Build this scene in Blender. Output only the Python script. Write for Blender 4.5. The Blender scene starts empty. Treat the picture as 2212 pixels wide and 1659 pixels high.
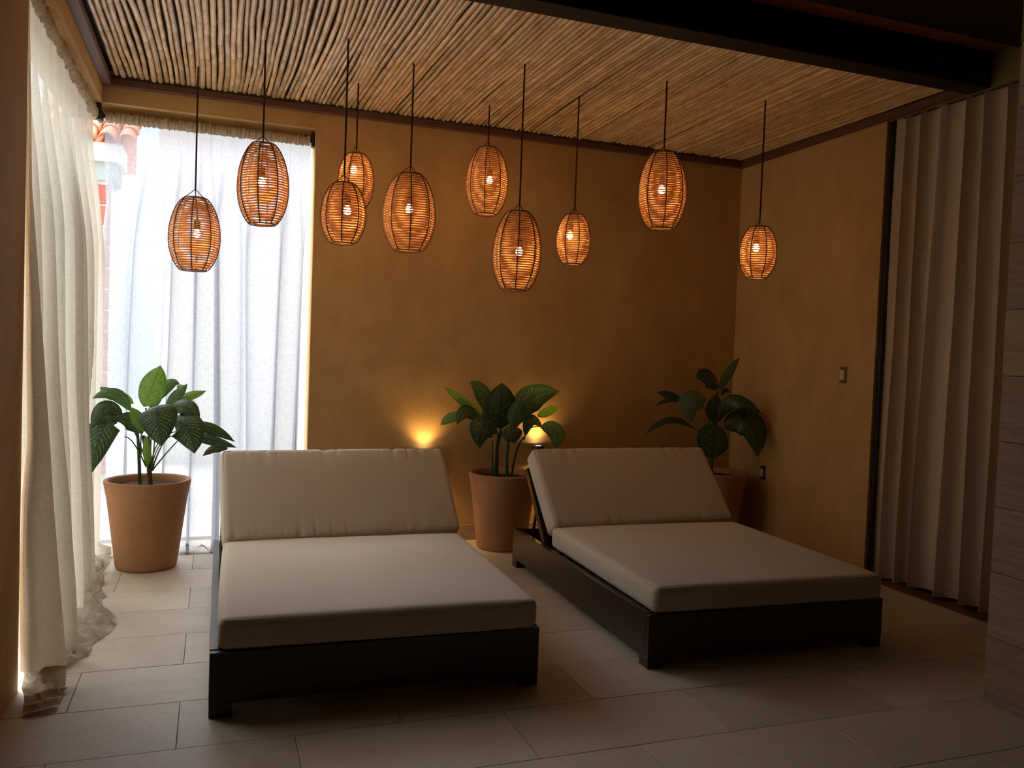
import bpy, bmesh, math, random
from mathutils import Vector, Matrix, noise
C = bpy.context.scene.collection
R = random.Random(7)
PI = math.pi

# ------------------------------------------------------------------ camera
cam_data = bpy.data.cameras.new('camera')
cam = bpy.data.objects.new('camera', cam_data); C.objects.link(cam)
cam_data.sensor_fit = 'HORIZONTAL'; cam_data.sensor_width = 36.0
cam_data.lens = 1791.18 / 2212 * 36.0
cam_data.clip_start = 0.05; cam_data.clip_end = 200
rx = Vector((0.94010958, -0.33885152, 0.03706235))
ux = Vector((-0.02265491, 0.0463768, 0.99866709))
fx = Vector((0.34011869, 0.93969614, -0.03592262))
m = Matrix.Identity(4)
for i in range(3):
    m[i][0] = rx[i]; m[i][1] = ux[i]; m[i][2] = -fx[i]
m.translation = (0, 0, 1.5)
cam.matrix_world = m
bpy.context.scene.camera = cam

# ------------------------------------------------------------------ view, sky
sc = bpy.context.scene
sc.view_settings.view_transform = 'Standard'
sc.view_settings.look = 'None'
sc.view_settings.gamma = 1.0
sc.view_settings.use_curve_mapping = False
sc.view_settings.exposure = EXPOSURE = 0.15
SKY = 5.2
wd = bpy.data.worlds.new('overcast_sky'); sc.world = wd; wd.use_nodes = True
nt = wd.node_tree; bg = nt.nodes['Background']
tc = nt.nodes.new('ShaderNodeTexCoord'); sp = nt.nodes.new('ShaderNodeSeparateXYZ')
mr = nt.nodes.new('ShaderNodeMapRange')
mr.inputs['From Min'].default_value = 0.0; mr.inputs['From Max'].default_value = 1.0
mr.inputs['To Min'].default_value = 1 / 3; mr.inputs['To Max'].default_value = 1.0   # overcast sky: zenith three times the horizon
ml = nt.nodes.new('ShaderNodeMath'); ml.operation = 'MULTIPLY'; ml.inputs[1].default_value = SKY
nt.links.new(tc.outputs['Generated'], sp.inputs[0]); nt.links.new(sp.outputs['Z'], mr.inputs['Value'])
nt.links.new(mr.outputs['Result'], ml.inputs[0]); nt.links.new(ml.outputs[0], bg.inputs['Strength'])
bg.inputs['Color'].default_value = (0.78, 0.89, 1.0, 1)
# hazy sun behind thin cloud, high beyond the rear window
sun_data = bpy.data.lights.new('hazy_sun', 'SUN'); sun_data.energy = 10.5; sun_data.angle = math.radians(50); sun_data.color = (0.97, 0.98, 1.0)
sun = bpy.data.objects.new('hazy_sun', sun_data); C.objects.link(sun)
sun_dir = Vector((-0.32, 0.72, 0.85)).normalized()      # towards the sun
sun.rotation_euler = sun_dir.to_track_quat('Z', 'Y').to_euler()

# ------------------------------------------------------------------ numbers of the room
XL, YB, XR, ZC = -0.7444, 6.3127, 4.3835, 3.2155      # left wall, back wall, right wall, underside of the ceiling trim
JX = 0.679          # jamb of the back window
YPL = 3.95          # edge of the left wall next to the window
YPR = 4.629         # edge of the right wall next to the right opening
ZL = 3.105          # underside of the window lintels
XS, YS = 3.35, 2.77 # stone-clad wall on the right
YF = -2.2           # end of the room behind the camera
ZF = 3.40           # front ceiling

# ------------------------------------------------------------------ helpers
def s2l(c):
    return tuple(((v / 255) / 12.92 if v / 255 <= 0.04045 else ((v / 255 + 0.055) / 1.055) ** 2.4) for v in c)

def mesh_obj(name, verts, faces, mat=None, parent=None, smooth=False, uvs=None):
    me = bpy.data.meshes.new(name)
    me.from_pydata([tuple(v) for v in verts], [], faces)
    if uvs is not None:
        uvl = me.uv_layers.new(name='UVMap')
        for li, l in enumerate(me.loops):
            uvl.data[li].uv = uvs[l.vertex_index]
    if smooth:
        me.polygons.foreach_set('use_smooth', [True] * len(me.polygons))
    me.update()
    o = bpy.data.objects.new(name, me); C.objects.link(o)
    if mat: me.materials.append(mat)
    if parent: o.parent = parent
    return o

class MB:
    def __init__(s): s.v = []; s.f = []; s.uv = []
    def add(s, vs, fs, uvs=None):
        n = len(s.v); s.v += [tuple(v) for v in vs]; s.f += [tuple(i + n for i in f) for f in fs]
        s.uv += list(uvs) if uvs else [(0, 0)] * len(vs)
    def box(s, x0, x1, y0, y1, z0, z1):
        s.add([(x0,y0,z0),(x1,y0,z0),(x1,y1,z0),(x0,y1,z0),(x0,y0,z1),(x1,y0,z1),(x1,y1,z1),(x0,y1,z1)],
              [(0,3,2,1),(4,5,6,7),(0,1,5,4),(1,2,6,5),(2,3,7,6),(3,0,4,7)])
    def tube(s, pts, rad, n=8, caps=True, closed=False):
        pts = [Vector(p) for p in pts]; k = len(pts)
        rr = rad if isinstance(rad, (list, tuple)) else [rad] * k
        base = len(s.v); nrm = None
        for i, p in enumerate(pts):
            if closed: t = pts[(i + 1) % k] - pts[i - 1]
            else: t = pts[min(i + 1, k - 1)] - pts[max(i - 1, 0)]
            t.normalize()
            if nrm is None:
                nrm = t.orthogonal().normalized()
            else:
                nrm = (nrm - t * nrm.dot(t)).normalized()
            b = t.cross(nrm)
            for j in range(n):
                a = 2 * PI * j / n
                s.v.append(tuple(p + (nrm * math.cos(a) + b * math.sin(a)) * rr[i])); s.uv.append((j / n, i / k))
        for i in range(k if closed else k - 1):
            i2 = (i + 1) % k
            for j in range(n):
                j2 = (j + 1) % n
                s.f.append((base + i * n + j, base + i * n + j2, base + i2 * n + j2, base + i2 * n + j))
        if caps and not closed:
            s.f.append(tuple(base + j for j in reversed(range(n))))
            s.f.append(tuple(base + (k - 1) * n + j for j in range(n)))
    def lathe(s, prof, n=32, cx=0, cy=0, cap0=False, cap1=False):
        base = len(s.v)
        for r, z in prof:
            for j in range(n):
                a = 2 * PI * j / n; s.v.append((cx + r * math.cos(a), cy + r * math.sin(a), z)); s.uv.append((j / n, z))
        for i in range(len(prof) - 1):
            for j in range(n):
                j2 = (j + 1) % n
                s.f.append((base + i*n + j, base + i*n + j2, base + (i+1)*n + j2, base + (i+1)*n + j))
        if cap0: s.f.append(tuple(base + j for j in reversed(range(n))))
        if cap1: s.f.append(tuple(base + (len(prof)-1)*n + j for j in range(n)))
    def build(s, name, mat, parent=None, smooth=False, bevel=0, seg=2, angle=35):
        o = mesh_obj(name, s.v, s.f, mat, parent, smooth, s.uv)
        if bevel:
            b = o.modifiers.new('bevel', 'BEVEL'); b.width = bevel; b.segments = seg; b.limit_method = 'ANGLE'
            bm_ = o
        if smooth or bevel:
            try: o.data.set_sharp_from_angle(angle=math.radians(angle))
            except Exception: pass
        return o

def empty(name, loc, label=None, cat=None, group=None, rz=0.0):
    o = bpy.data.objects.new(name, None); C.objects.link(o); o.location = loc; o.rotation_euler = (0, 0, rz)
    o.empty_display_size = 0.1
    return tag(o, label, cat, group)
def tag(o, label=None, cat=None, group=None, kind=None):
    if label: o['label'] = label
    if cat: o['category'] = cat
    if group: o['group'] = group
    if kind: o['kind'] = kind
    return o
def struct(name, label=None):
    o = bpy.data.objects.new(name, None); C.objects.link(o); o['kind'] = 'structure'
    if label: o['label'] = label
    return o
def copy_tree(o, parent=None):
    c = o.copy(); C.objects.link(c); c.parent = parent
    for ch in list(o.children): copy_tree(ch, c)
    return c

# ------------------------------------------------------------------ materials
def new_mat(name):
    mt = bpy.data.materials.new(name); mt.use_nodes = True
    nt = mt.node_tree; nt.nodes.clear()
    out = nt.nodes.new('ShaderNodeOutputMaterial')
    return mt, nt, out
def N(nt, t, **kw):
    n = nt.nodes.new(t)
    for k, v in kw.items():
        if k.startswith('i_'): n.inputs[k[2:].replace('_', ' ')].default_value = v
        else: setattr(n, k, v)
    return n
def ramp(nt, fac, stops):
    r = nt.nodes.new('ShaderNodeValToRGB'); el = r.color_ramp.elements
    while len(el) < len(stops): el.new(0.5)
    for e, (p, c) in zip(el, stops): e.position = p; e.color = (*c, 1) if len(c) == 3 else c
    nt.links.new(fac, r.inputs['Fac']); return r.outputs['Color']
def tex(nt, scale, detail=4, rough=0.55, vec=None, stretch=None, coord='Object', dist=0.0):
    tc = nt.nodes.new('ShaderNodeTexCoord'); v = tc.outputs[coord] if vec is None else vec
    if stretch:
        mp = nt.nodes.new('ShaderNodeMapping'); mp.inputs['Scale'].default_value = stretch
        nt.links.new(v, mp.inputs['Vector']); v = mp.outputs['Vector']
    n = nt.nodes.new('ShaderNodeTexNoise'); n.inputs['Scale'].default_value = scale
    n.inputs['Detail'].default_value = detail; n.inputs['Roughness'].default_value = rough; n.inputs['Distortion'].default_value = dist
    nt.links.new(v, n.inputs['Vector']); return n.outputs['Fac']
def mixc(nt, fac, a, b, mode='MIX'):
    mx = nt.nodes.new('ShaderNodeMix'); mx.data_type = 'RGBA'; mx.blend_type = mode
    if isinstance(fac, (int, float)): mx.inputs[0].default_value = fac
    else: nt.links.new(fac, mx.inputs[0])
    for s, v in ((mx.inputs[6], a), (mx.inputs[7], b)):
        if isinstance(v, tuple): s.default_value = (*v, 1) if len(v) == 3 else v
        else: nt.links.new(v, s)
    return mx.outputs[2]
def bump(nt, h, strength=0.3, dist=0.01, nrm=None):
    b = nt.nodes.new('ShaderNodeBump'); b.inputs['Strength'].default_value = strength; b.inputs['Distance'].default_value = dist
    nt.links.new(h, b.inputs['Height'])
    if nrm: nt.links.new(nrm, b.inputs['Normal'])
    return b.outputs['Normal']
def bsdf(nt, out, col, rough=0.6, spec=0.5, normal=None, **kw):
    p = nt.nodes.new('ShaderNodeBsdfPrincipled')
    if isinstance(col, tuple): p.inputs['Base Color'].default_value = (*col, 1)
    else: nt.links.new(col, p.inputs['Base Color'])
    if isinstance(rough, (int, float)): p.inputs['Roughness'].default_value = rough
    else: nt.links.new(rough, p.inputs['Roughness'])
    p.inputs['Specular IOR Level'].default_value = spec
    if normal: nt.links.new(normal, p.inputs['Normal'])
    for k, v in kw.items(): p.inputs[k.replace('_', ' ')].default_value = v
    nt.links.new(p.outputs[0], out.inputs['Surface']); return p

def mat_plaster(name, c1, c2, rough=0.75, scale=1.3):
    mt, nt, out = new_mat(name)
    big = tex(nt, scale, 5, 0.6, dist=0.6); fine = tex(nt, 60, 4, 0.6); mid = tex(nt, 7, 5, 0.6, stretch=(1, 1, 0.6))
    col = ramp(nt, big, [(0.35, c1), (0.68, c2)])
    col = mixc(nt, 0.25, col, ramp(nt, mid, [(0.3, tuple(x*0.75 for x in c1)), (0.7, tuple(min(1, x*1.15) for x in c2))]))
    ad = N(nt, 'ShaderNodeMath', operation='ADD'); nt.links.new(fine, ad.inputs[0]); nt.links.new(mid, ad.inputs[1])
    bsdf(nt, out, col, rough, 0.25, bump(nt, ad.outputs[0], 0.35, 0.004)); return mt
def mat_simple(name, c, rough=0.6, spec=0.5, metal=0.0, nscale=20, var=0.15):
    mt, nt, out = new_mat(name)
    f = tex(nt, nscale, 4)
    col = ramp(nt, f, [(0.3, tuple(x*(1-var) for x in c)), (0.7, tuple(min(1, x*(1+var)) for x in c))])
    bsdf(nt, out, col, rough, spec, None, Metallic=metal); return mt
def mat_wood(name, c1, c2, rough=0.35, axis=(1, 12, 12), spec=0.5):
    mt, nt, out = new_mat(name)
    g = tex(nt, 4, 6, 0.6, stretch=axis, dist=0.8); f = tex(nt, 25, 4, 0.6, stretch=axis)
    col = mixc(nt, 0.3, ramp(nt, g, [(0.3, c1), (0.7, c2)]), ramp(nt, f, [(0.35, c1), (0.65, c2)]))
    bsdf(nt, out, col, rough, spec, bump(nt, f, 0.15, 0.002)); return mt
def mat_emit(name, c, s):
    mt, nt, out = new_mat(name)
    e = N(nt, 'ShaderNodeEmission'); e.inputs['Color'].default_value = (*c, 1); e.inputs['Strength'].default_value = s
    nt.links.new(e.outputs[0], out.inputs['Surface']); return mt

OCH1, OCH2 = s2l((184, 146, 92)), s2l((200, 164, 110))
M = {}
M['ochre'] = mat_plaster('ochre_plaster', OCH1, OCH2)
M['lintel'] = mat_plaster('pale_ochre_plaster', s2l((205, 178, 112)), s2l((216, 190, 126)))
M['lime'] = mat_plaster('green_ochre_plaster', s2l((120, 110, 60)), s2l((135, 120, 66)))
M['darkwood'] = mat_wood('espresso_stained_wood', s2l((30, 17, 12)), s2l((50, 30, 22)), 0.3)
M['beam'] = mat_wood('near_black_beam_wood', s2l((22, 13, 8)), s2l((36, 22, 14)), 0.6, spec=0.2)
M['trimwood'] = mat_wood('dark_walnut_trim', s2l((82, 52, 40)), s2l((112, 76, 62)), 0.5)
M['redwood'] = mat_wood('red_brown_soffit_wood', s2l((130, 70, 36)), s2l((160, 95, 52)), 0.5)
M['black'] = mat_simple('black_painted_metal', (0.012, 0.012, 0.013), 0.45)
M['cord'] = mat_simple('dark_brown_cord', s2l((58, 34, 24)), 0.8, 0.2)
M['rib'] = mat_simple('dark_rib_cane', s2l((104, 74, 52)), 0.6, 0.3)
M['white_plastic'] = mat_simple('ivory_plastic', s2l((205, 195, 175)), 0.4, 0.5, var=0.04)
M['bulb'] = mat_emit('bulb_filament_glow', (1.0, 0.62, 0.28), 60.0)
M['lens'] = mat_emit('uplight_lens_glow', (1.0, 0.75, 0.45), 25.0)

def mat_floor():
    mt, nt, out = new_mat('honed_limestone_tile')
    oi = N(nt, 'ShaderNodeObjectInfo')
    tc = N(nt, 'ShaderNodeTexCoord')
    ad = N(nt, 'ShaderNodeVectorMath', operation='ADD'); sc_ = N(nt, 'ShaderNodeVectorMath', operation='SCALE'); sc_.inputs['Scale'].default_value = 3.0
    nt.links.new(oi.outputs['Location'], sc_.inputs[0]); nt.links.new(tc.outputs['Object'], ad.inputs[0]); nt.links.new(sc_.outputs[0], ad.inputs[1])
    big = tex(nt, 2.2, 6, 0.6, vec=ad.outputs[0], stretch=(0.6, 1.6, 1), dist=0.7)
    fine = tex(nt, 40, 5, 0.65, vec=ad.outputs[0])
    col = ramp(nt, big, [(0.32, s2l((190, 177, 158))), (0.68, s2l((208, 196, 178)))])
    col = mixc(nt, 0.25, col, ramp(nt, fine, [(0.35, s2l((170, 156, 136))), (0.6, s2l((212, 200, 182)))]))
    v = N(nt, 'ShaderNodeMapRange'); v.inputs['To Min'].default_value = 0.9; v.inputs['To Max'].default_value = 1.07
    nt.links.new(oi.outputs['Random'], v.inputs['Value'])
    hs = N(nt, 'ShaderNodeHueSaturation'); nt.links.new(v.outputs[0], hs.inputs['Value']); nt.links.new(col, hs.inputs['Color'])
    bsdf(nt, out, hs.outputs[0], 0.5, 0.4, bump(nt, fine, 0.12, 0.002)); return mt
M['tile'] = mat_floor()
M['grout'] = mat_simple('sandy_grout', s2l((128, 114, 94)), 0.9, 0.1)

def mat_stone():
    mt, nt, out = new_mat('striated_travertine')
    oi = N(nt, 'ShaderNodeObjectInfo'); tc = N(nt, 'ShaderNodeTexCoord')
    ad = N(nt, 'ShaderNodeVectorMath', operation='ADD'); nt.links.new(tc.outputs['Object'], ad.inputs[0]); nt.links.new(oi.outputs['Location'], ad.inputs[1])
    a = tex(nt, 5, 6, 0.65, vec=ad.outputs[0], stretch=(1, 0.8, 9), dist=0.5); b = tex(nt, 30, 5, 0.6, vec=ad.outputs[0], stretch=(1, 1, 5))
    col = ramp(nt, a, [(0.3, s2l((150, 126, 104))), (0.7, s2l((184, 160, 136)))])
    v = N(nt, 'ShaderNodeMapRange'); v.inputs['To Min'].default_value = 0.85; v.inputs['To Max'].default_value = 1.1
    nt.links.new(oi.outputs['Random'], v.inputs['Value'])
    hs = N(nt, 'ShaderNodeHueSaturation'); nt.links.new(v.outputs[0], hs.inputs['Value']); nt.links.new(col, hs.inputs['Color'])
    bsdf(nt, out, hs.outputs[0], 0.7, 0.3, bump(nt, b, 0.4, 0.004)); return mt
M['stone'] = mat_stone()

def mat_cane():
    mt, nt, out = new_mat('peeled_river_cane')
    oi = N(nt, 'ShaderNodeObjectInfo'); tc = N(nt, 'ShaderNodeTexCoord')
    ad = N(nt, 'ShaderNodeVectorMath', operation='ADD'); sc_ = N(nt, 'ShaderNodeVectorMath', operation='SCALE')
    cb = N(nt, 'ShaderNodeCombineXYZ'); nt.links.new(oi.outputs['Random'], cb.inputs[0]); nt.links.new(cb.outputs[0], sc_.inputs[0]); sc_.inputs['Scale'].default_value = 37.0
    nt.links.new(tc.outputs['Object'], ad.inputs[0]); nt.links.new(sc_.outputs[0], ad.inputs[1])
    a = tex(nt, 6, 5, 0.6, vec=ad.outputs[0], stretch=(3, 1, 3)); b = tex(nt, 40, 5, 0.7, vec=ad.outputs[0], stretch=(1, 0.35, 1))
    col = ramp(nt, a, [(0.28, s2l((190, 148, 104))), (0.5, s2l((216, 182, 134))), (0.75, s2l((232, 204, 162)))])
    spots = ramp(nt, b, [(0.30, (0.45, 0.32, 0.22)), (0.38, (1, 1, 1))])
    col = mixc(nt, 0.8, col, spots, 'MULTIPLY')
    at = N(nt, 'ShaderNodeAttribute', attribute_name='node')
    col = mixc(nt, at.outputs['Fac'], col, s2l((70, 42, 28)))
    v = N(nt, 'ShaderNodeMapRange'); v.inputs['To Min'].default_value = 0.72; v.inputs['To Max'].default_value = 1.12
    nt.links.new(oi.outputs['Random'], v.inputs['Value'])
    hs = N(nt, 'ShaderNodeHueSaturation'); nt.links.new(v.outputs[0], hs.inputs['Value']); nt.links.new(col, hs.inputs['Color'])
    bsdf(nt, out, hs.outputs[0], 0.27, 0.9, bump(nt, b, 0.12, 0.002)); return mt
M['cane'] = mat_cane()

def mat_sheer(name, c, transp=0.12, trans=0.5, streak=0.25, ct=None):
    mt, nt, out = new_mat(name)
    sx = tex(nt, 55, 4, 0.7, stretch=(0.5, 0.5, 6)); sz = tex(nt, 60, 4, 0.7, stretch=(6, 6, 0.35)); bl = tex(nt, 3, 3, 0.5)
    w = N(nt, 'ShaderNodeMath', operation='ADD'); nt.links.new(sx, w.inputs[0]); nt.links.new(sz, w.inputs[1])
    w2 = N(nt, 'ShaderNodeMath', operation='MULTIPLY'); nt.links.new(w.outputs[0], w2.inputs[0]); w2.inputs[1].default_value = 0.5
    col = ramp(nt, w2.outputs[0], [(0.36, tuple(x*(1-streak) for x in c)), (0.56, c)])
    d = N(nt, 'ShaderNodeBsdfDiffuse'); t = N(nt, 'ShaderNodeBsdfTranslucent'); tr = N(nt, 'ShaderNodeBsdfTransparent')
    nt.links.new(col, d.inputs['Color'])
    if ct:   # light scattered through the cloth is weaker than light scattered back
        nt.links.new(ramp(nt, w2.outputs[0], [(0.36, tuple(x*(1-streak) for x in ct)), (0.56, ct)]), t.inputs['Color'])
    else: nt.links.new(col, t.inputs['Color'])
    tr.inputs['Color'].default_value = (0.97, 0.97, 1, 1)
    nb = bump(nt, w2.outputs[0], 0.3, 0.002)
    nt.links.new(nb, d.inputs['Normal'])
    m1 = N(nt, 'ShaderNodeMixShader'); m1.inputs[0].default_value = trans
    nt.links.new(d.outputs[0], m1.inputs[1]); nt.links.new(t.outputs[0], m1.inputs[2])
    m2 = N(nt, 'ShaderNodeMixShader')
    lw = N(nt, 'ShaderNodeLayerWeight'); lw.inputs['Blend'].default_value = 0.5       # slanting light meets more thread
    mr_ = N(nt, 'ShaderNodeMapRange'); mr_.inputs['To Min'].default_value = transp; mr_.inputs['To Max'].default_value = 0.0
    nt.links.new(lw.outputs['Facing'], mr_.inputs['Value']); nt.links.new(mr_.outputs[0], m2.inputs[0])
    nt.links.new(m1.outputs[0], m2.inputs[1]); nt.links.new(tr.outputs[0], m2.inputs[2])
    nt.links.new(m2.outputs[0], out.inputs['Surface']); return mt
M['sheer'] = mat_sheer('white_linen_sheer', s2l((232, 230, 226)), 0.33, 0.6, streak=0.4, ct=s2l((146, 151, 162)))
M['sheer_left'] = mat_sheer('cream_linen_sheer', s2l((232, 224, 208)), 0.20, 0.5, ct=s2l((192, 185, 172)))
M['header'] = mat_sheer('gathered_linen_header', s2l((206, 190, 168)), 0.0, 0.2)
M['edge_cloth'] = mat_sheer('doubled_linen_edge', s2l((222, 206, 186)), 0.0, 0.30)
M['drape'] = mat_sheer('heavy_linen_drape', s2l((222, 202, 176)), 0.0, 0.15)

def mat_fabric(name, c):
    mt, nt, out = new_mat(name)
    a = tex(nt, 260, 3, 0.6, stretch=(1, 5, 5)); b = tex(nt, 260, 3, 0.6, stretch=(5, 1, 5)); bl = tex(nt, 3, 4)
    w = N(nt, 'ShaderNodeMath', operation='ADD'); nt.links.new(a, w.inputs[0]); nt.links.new(b, w.inputs[1])
    w2 = N(nt, 'ShaderNodeMath', operation='MULTIPLY'); nt.links.new(w.outputs[0], w2.inputs[0]); w2.inputs[1].default_value = 0.5
    col = ramp(nt, w2.outputs[0], [(0.35, tuple(x*0.82 for x in c)), (0.65, tuple(min(1, x*1.1) for x in c))])
    col = mixc(nt, 0.15, col, ramp(nt, bl, [(0.35, tuple(x*0.85 for x in c)), (0.65, c)]))
    p = bsdf(nt, out, col, 0.9, 0.15, bump(nt, w2.outputs[0], 0.25, 0.002)); p.inputs['Sheen Weight'].default_value = 0.15
    return mt
M['canvas'] = mat_fabric('taupe_canvas', s2l((204, 192, 174)))
M['piping'] = mat_fabric('taupe_piping', s2l((188, 174, 154)))

def mat_terracotta():
    mt, nt, out = new_mat('terracotta')
    a = tex(nt, 4, 6, 0.6); b = tex(nt, 70, 4, 0.6)
    col = ramp(nt, a, [(0.3, s2l((164, 118, 82))), (0.7, s2l((186, 138, 100)))])
    col = mixc(nt, 0.2, col, ramp(nt, b, [(0.4, s2l((142, 98, 66))), (0.62, s2l((186, 140, 104)))]))
    bsdf(nt, out, col, 0.8, 0.25, bump(nt, b, 0.15, 0.002)); return mt
M['terracotta'] = mat_terracotta()
M['soil'] = mat_plaster('potting_soil', s2l((38, 24, 16)), s2l((82, 54, 38)), 0.95, 30)
M['trunk'] = mat_simple('dumb_cane_trunk', s2l((70, 74, 44)), 0.5, 0.4, nscale=30, var=0.35)
M['petiole'] = mat_simple('leaf_stalk_green', s2l((52, 82, 48)), 0.4, 0.4, nscale=30, var=0.2)

def mat_leaf(name, base, vein, light):
    mt, nt, out = new_mat(name)
    uv = N(nt, 'ShaderNodeUVMap'); sp = N(nt, 'ShaderNodeSeparateXYZ'); nt.links.new(uv.outputs[0], sp.inputs[0])
    def mth(op, a, b=None, c=None):
        n = N(nt, 'ShaderNodeMath', operation=op)
        for i, v in enumerate((a, b, c)):
            if v is None: continue
            if isinstance(v, (int, float)): n.inputs[i].default_value = v
            else: nt.links.new(v, n.inputs[i])
        return n.outputs[0]
    u = mth('ABSOLUTE', mth('SUBTRACT', sp.outputs[0], 0.5))      # 0 at the midrib, 0.5 at the margin
    ns = tex(nt, 9, 3, vec=uv.outputs[0]); ns2 = tex(nt, 30, 3, vec=uv.outputs[0], stretch=(1, 0.5, 1))
    s = mth('SUBTRACT', sp.outputs[1], mth('MULTIPLY', u, 0.42))
    s = mth('ADD', s, mth('MULTIPLY', ns, 0.035))
    wv = mth('SINE', mth('MULTIPLY', s, 88.0))
    line = N(nt, 'ShaderNodeMapRange'); line.inputs['From Min'].default_value = 0.45; line.inputs['From Max'].default_value = 0.95
    nt.links.new(wv, line.inputs['Value'])
    msk = N(nt, 'ShaderNodeMapRange'); msk.inputs['From Min'].default_value = 0.40; msk.inputs['From Max'].default_value = 0.30   # plain green margin
    nt.links.new(u, msk.inputs['Value'])
    m2 = N(nt, 'ShaderNodeMapRange'); m2.inputs['From Min'].default_value = 0.43; m2.inputs['From Max'].default_value = 0.60
    nt.links.new(ns2, m2.inputs['Value'])
    inner = N(nt, 'ShaderNodeMapRange'); inner.inputs['From Min'].default_value = 0.015; inner.inputs['From Max'].default_value = 0.06
    nt.links.new(u, inner.inputs['Value'])
    k = mth('MULTIPLY', mth('MULTIPLY', line.outputs[0], msk.outputs[0]), mth('MULTIPLY', m2.outputs[0], inner.outputs[0]))
    col = mixc(nt, k, ramp(nt, ns, [(0.3, base), (0.7, light)]), vein)
    rib = N(nt, 'ShaderNodeMapRange'); rib.inputs['From Min'].default_value = 0.02; rib.inputs['From Max'].default_value = 0.0
    nt.links.new(u, rib.inputs['Value'])
    col = mixc(nt, mth('MULTIPLY', rib.outputs[0], 0.6), col, tuple(x * 0.6 for x in base))
    h = mth('SINE', mth('MULTIPLY', s, 88.0))
    p = N(nt, 'ShaderNodeBsdfPrincipled'); nt.links.new(col, p.inputs['Base Color']); p.inputs['Roughness'].default_value = 0.38
    nt.links.new(bump(nt, h, 0.15, 0.004), p.inputs['Normal'])
    t = N(nt, 'ShaderNodeBsdfTranslucent'); nt.links.new(col, t.inputs['Color'])
    mx = N(nt, 'ShaderNodeMixShader'); mx.inputs[0].default_value = 0.25
    nt.links.new(p.outputs[0], mx.inputs[1]); nt.links.new(t.outputs[0], mx.inputs[2]); nt.links.new(mx.outputs[0], out.inputs['Surface'])
    return mt
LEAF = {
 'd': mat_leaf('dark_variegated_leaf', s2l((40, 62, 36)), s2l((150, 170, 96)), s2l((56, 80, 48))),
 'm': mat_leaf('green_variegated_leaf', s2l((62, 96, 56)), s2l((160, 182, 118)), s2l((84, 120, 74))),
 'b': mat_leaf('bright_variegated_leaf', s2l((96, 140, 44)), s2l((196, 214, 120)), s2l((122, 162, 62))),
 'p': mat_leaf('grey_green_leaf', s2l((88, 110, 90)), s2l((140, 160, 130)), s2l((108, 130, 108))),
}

def mat_rope():
    mt, nt, out = new_mat('twisted_seagrass_rope')
    a = tex(nt, 18, 4, 0.6); b = tex(nt, 160, 3, 0.6)
    col = ramp(nt, a, [(0.3, s2l((176, 132, 88))), (0.7, s2l((222, 186, 138)))])
    col = mixc(nt, 0.4, col, ramp(nt, b, [(0.35, s2l((120, 82, 52))), (0.65, s2l((214, 176, 130)))]))
    p = N(nt, 'ShaderNodeBsdfDiffuse'); nt.links.new(col, p.inputs['Color'])
    nt.links.new(bump(nt, b, 0.5, 0.002), p.inputs['Normal'])
    t = N(nt, 'ShaderNodeBsdfTranslucent'); t.inputs['Color'].default_value = (*s2l((240, 178, 110)), 1)
    mx = N(nt, 'ShaderNodeMixShader'); mx.inputs[0].default_value = 0.3
    nt.links.new(p.outputs[0], mx.inputs[1]); nt.links.new(t.outputs[0], mx.inputs[2]); nt.links.new(mx.outputs[0], out.inputs['Surface'])
    return mt
M['rope'] = mat_rope()
M['brick'] = mat_plaster('weathered_pink_brick', s2l((168, 92, 80)), s2l((196, 120, 106)), 0.85, 5)
M['mortar'] = mat_simple('pale_mortar', s2l((220, 214, 206)), 0.9, 0.1)
M['clay'] = mat_plaster('clay_roof_tile', s2l((196, 112, 76)), s2l((224, 146, 104)), 0.8, 6)
M['white_render'] = mat_simple('white_render', s2l((232, 230, 226)), 0.9, 0.1, var=0.04)
M['grey_render'] = mat_simple('grey_render', s2l((168, 172, 170)), 0.9, 0.1, var=0.04)
M['cream_render'] = mat_simple('cream_render', s2l((226, 214, 184)), 0.9, 0.1, var=0.05)
M['paving'] = mat_simple('pale_courtyard_paving', s2l((208, 205, 198)), 0.9, 0.1, var=0.06)

# ------------------------------------------------------------------ outside
g = MB(); g.box(-14, 14, -6, 24, -0.12, -0.06); tag(g.build('courtyard_paving', M['paving']), 'pale paving of the courtyard outside the windows', 'paving', kind='structure')
w = MB(); w.box(-3.4, -3.2, -4, 14, -0.06, 2.4)
tag(w.build('garden_wall', M['cream_render']), 'plain cream garden wall outside the left window', 'wall', kind='structure')
w = MB(); w.box(-0.7, 9.0, 11.5, 11.7, -0.06, 4.6)  # added wall: even pale backdrop through the sheer, covers the horizon
tag(w.build('backdrop_wall', M['white_render']), 'added whitewashed backdrop wall behind the rear window', 'wall', kind='structure')
house = empty('neighbouring_house', (-1.5, 9.5, -0.06), 'pink brick house with clay tiled roof seen through the curtain gap', 'house')
HX0, HX1, HY = -2.35, -1.02, 9.5
b = MB(); b.box(HX0 + 1.5, HX1 + 1.5, 0.012, 0.5, 0, 3.18); b.build('wall', M['mortar'], house)
bk = MB(); bk.box(-0.19, 0.19, 0, 0.06, 0.0, 0.195); bk0 = bk.build('brick', M['brick'], house, bevel=0.006, seg=1)
first = True
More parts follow.
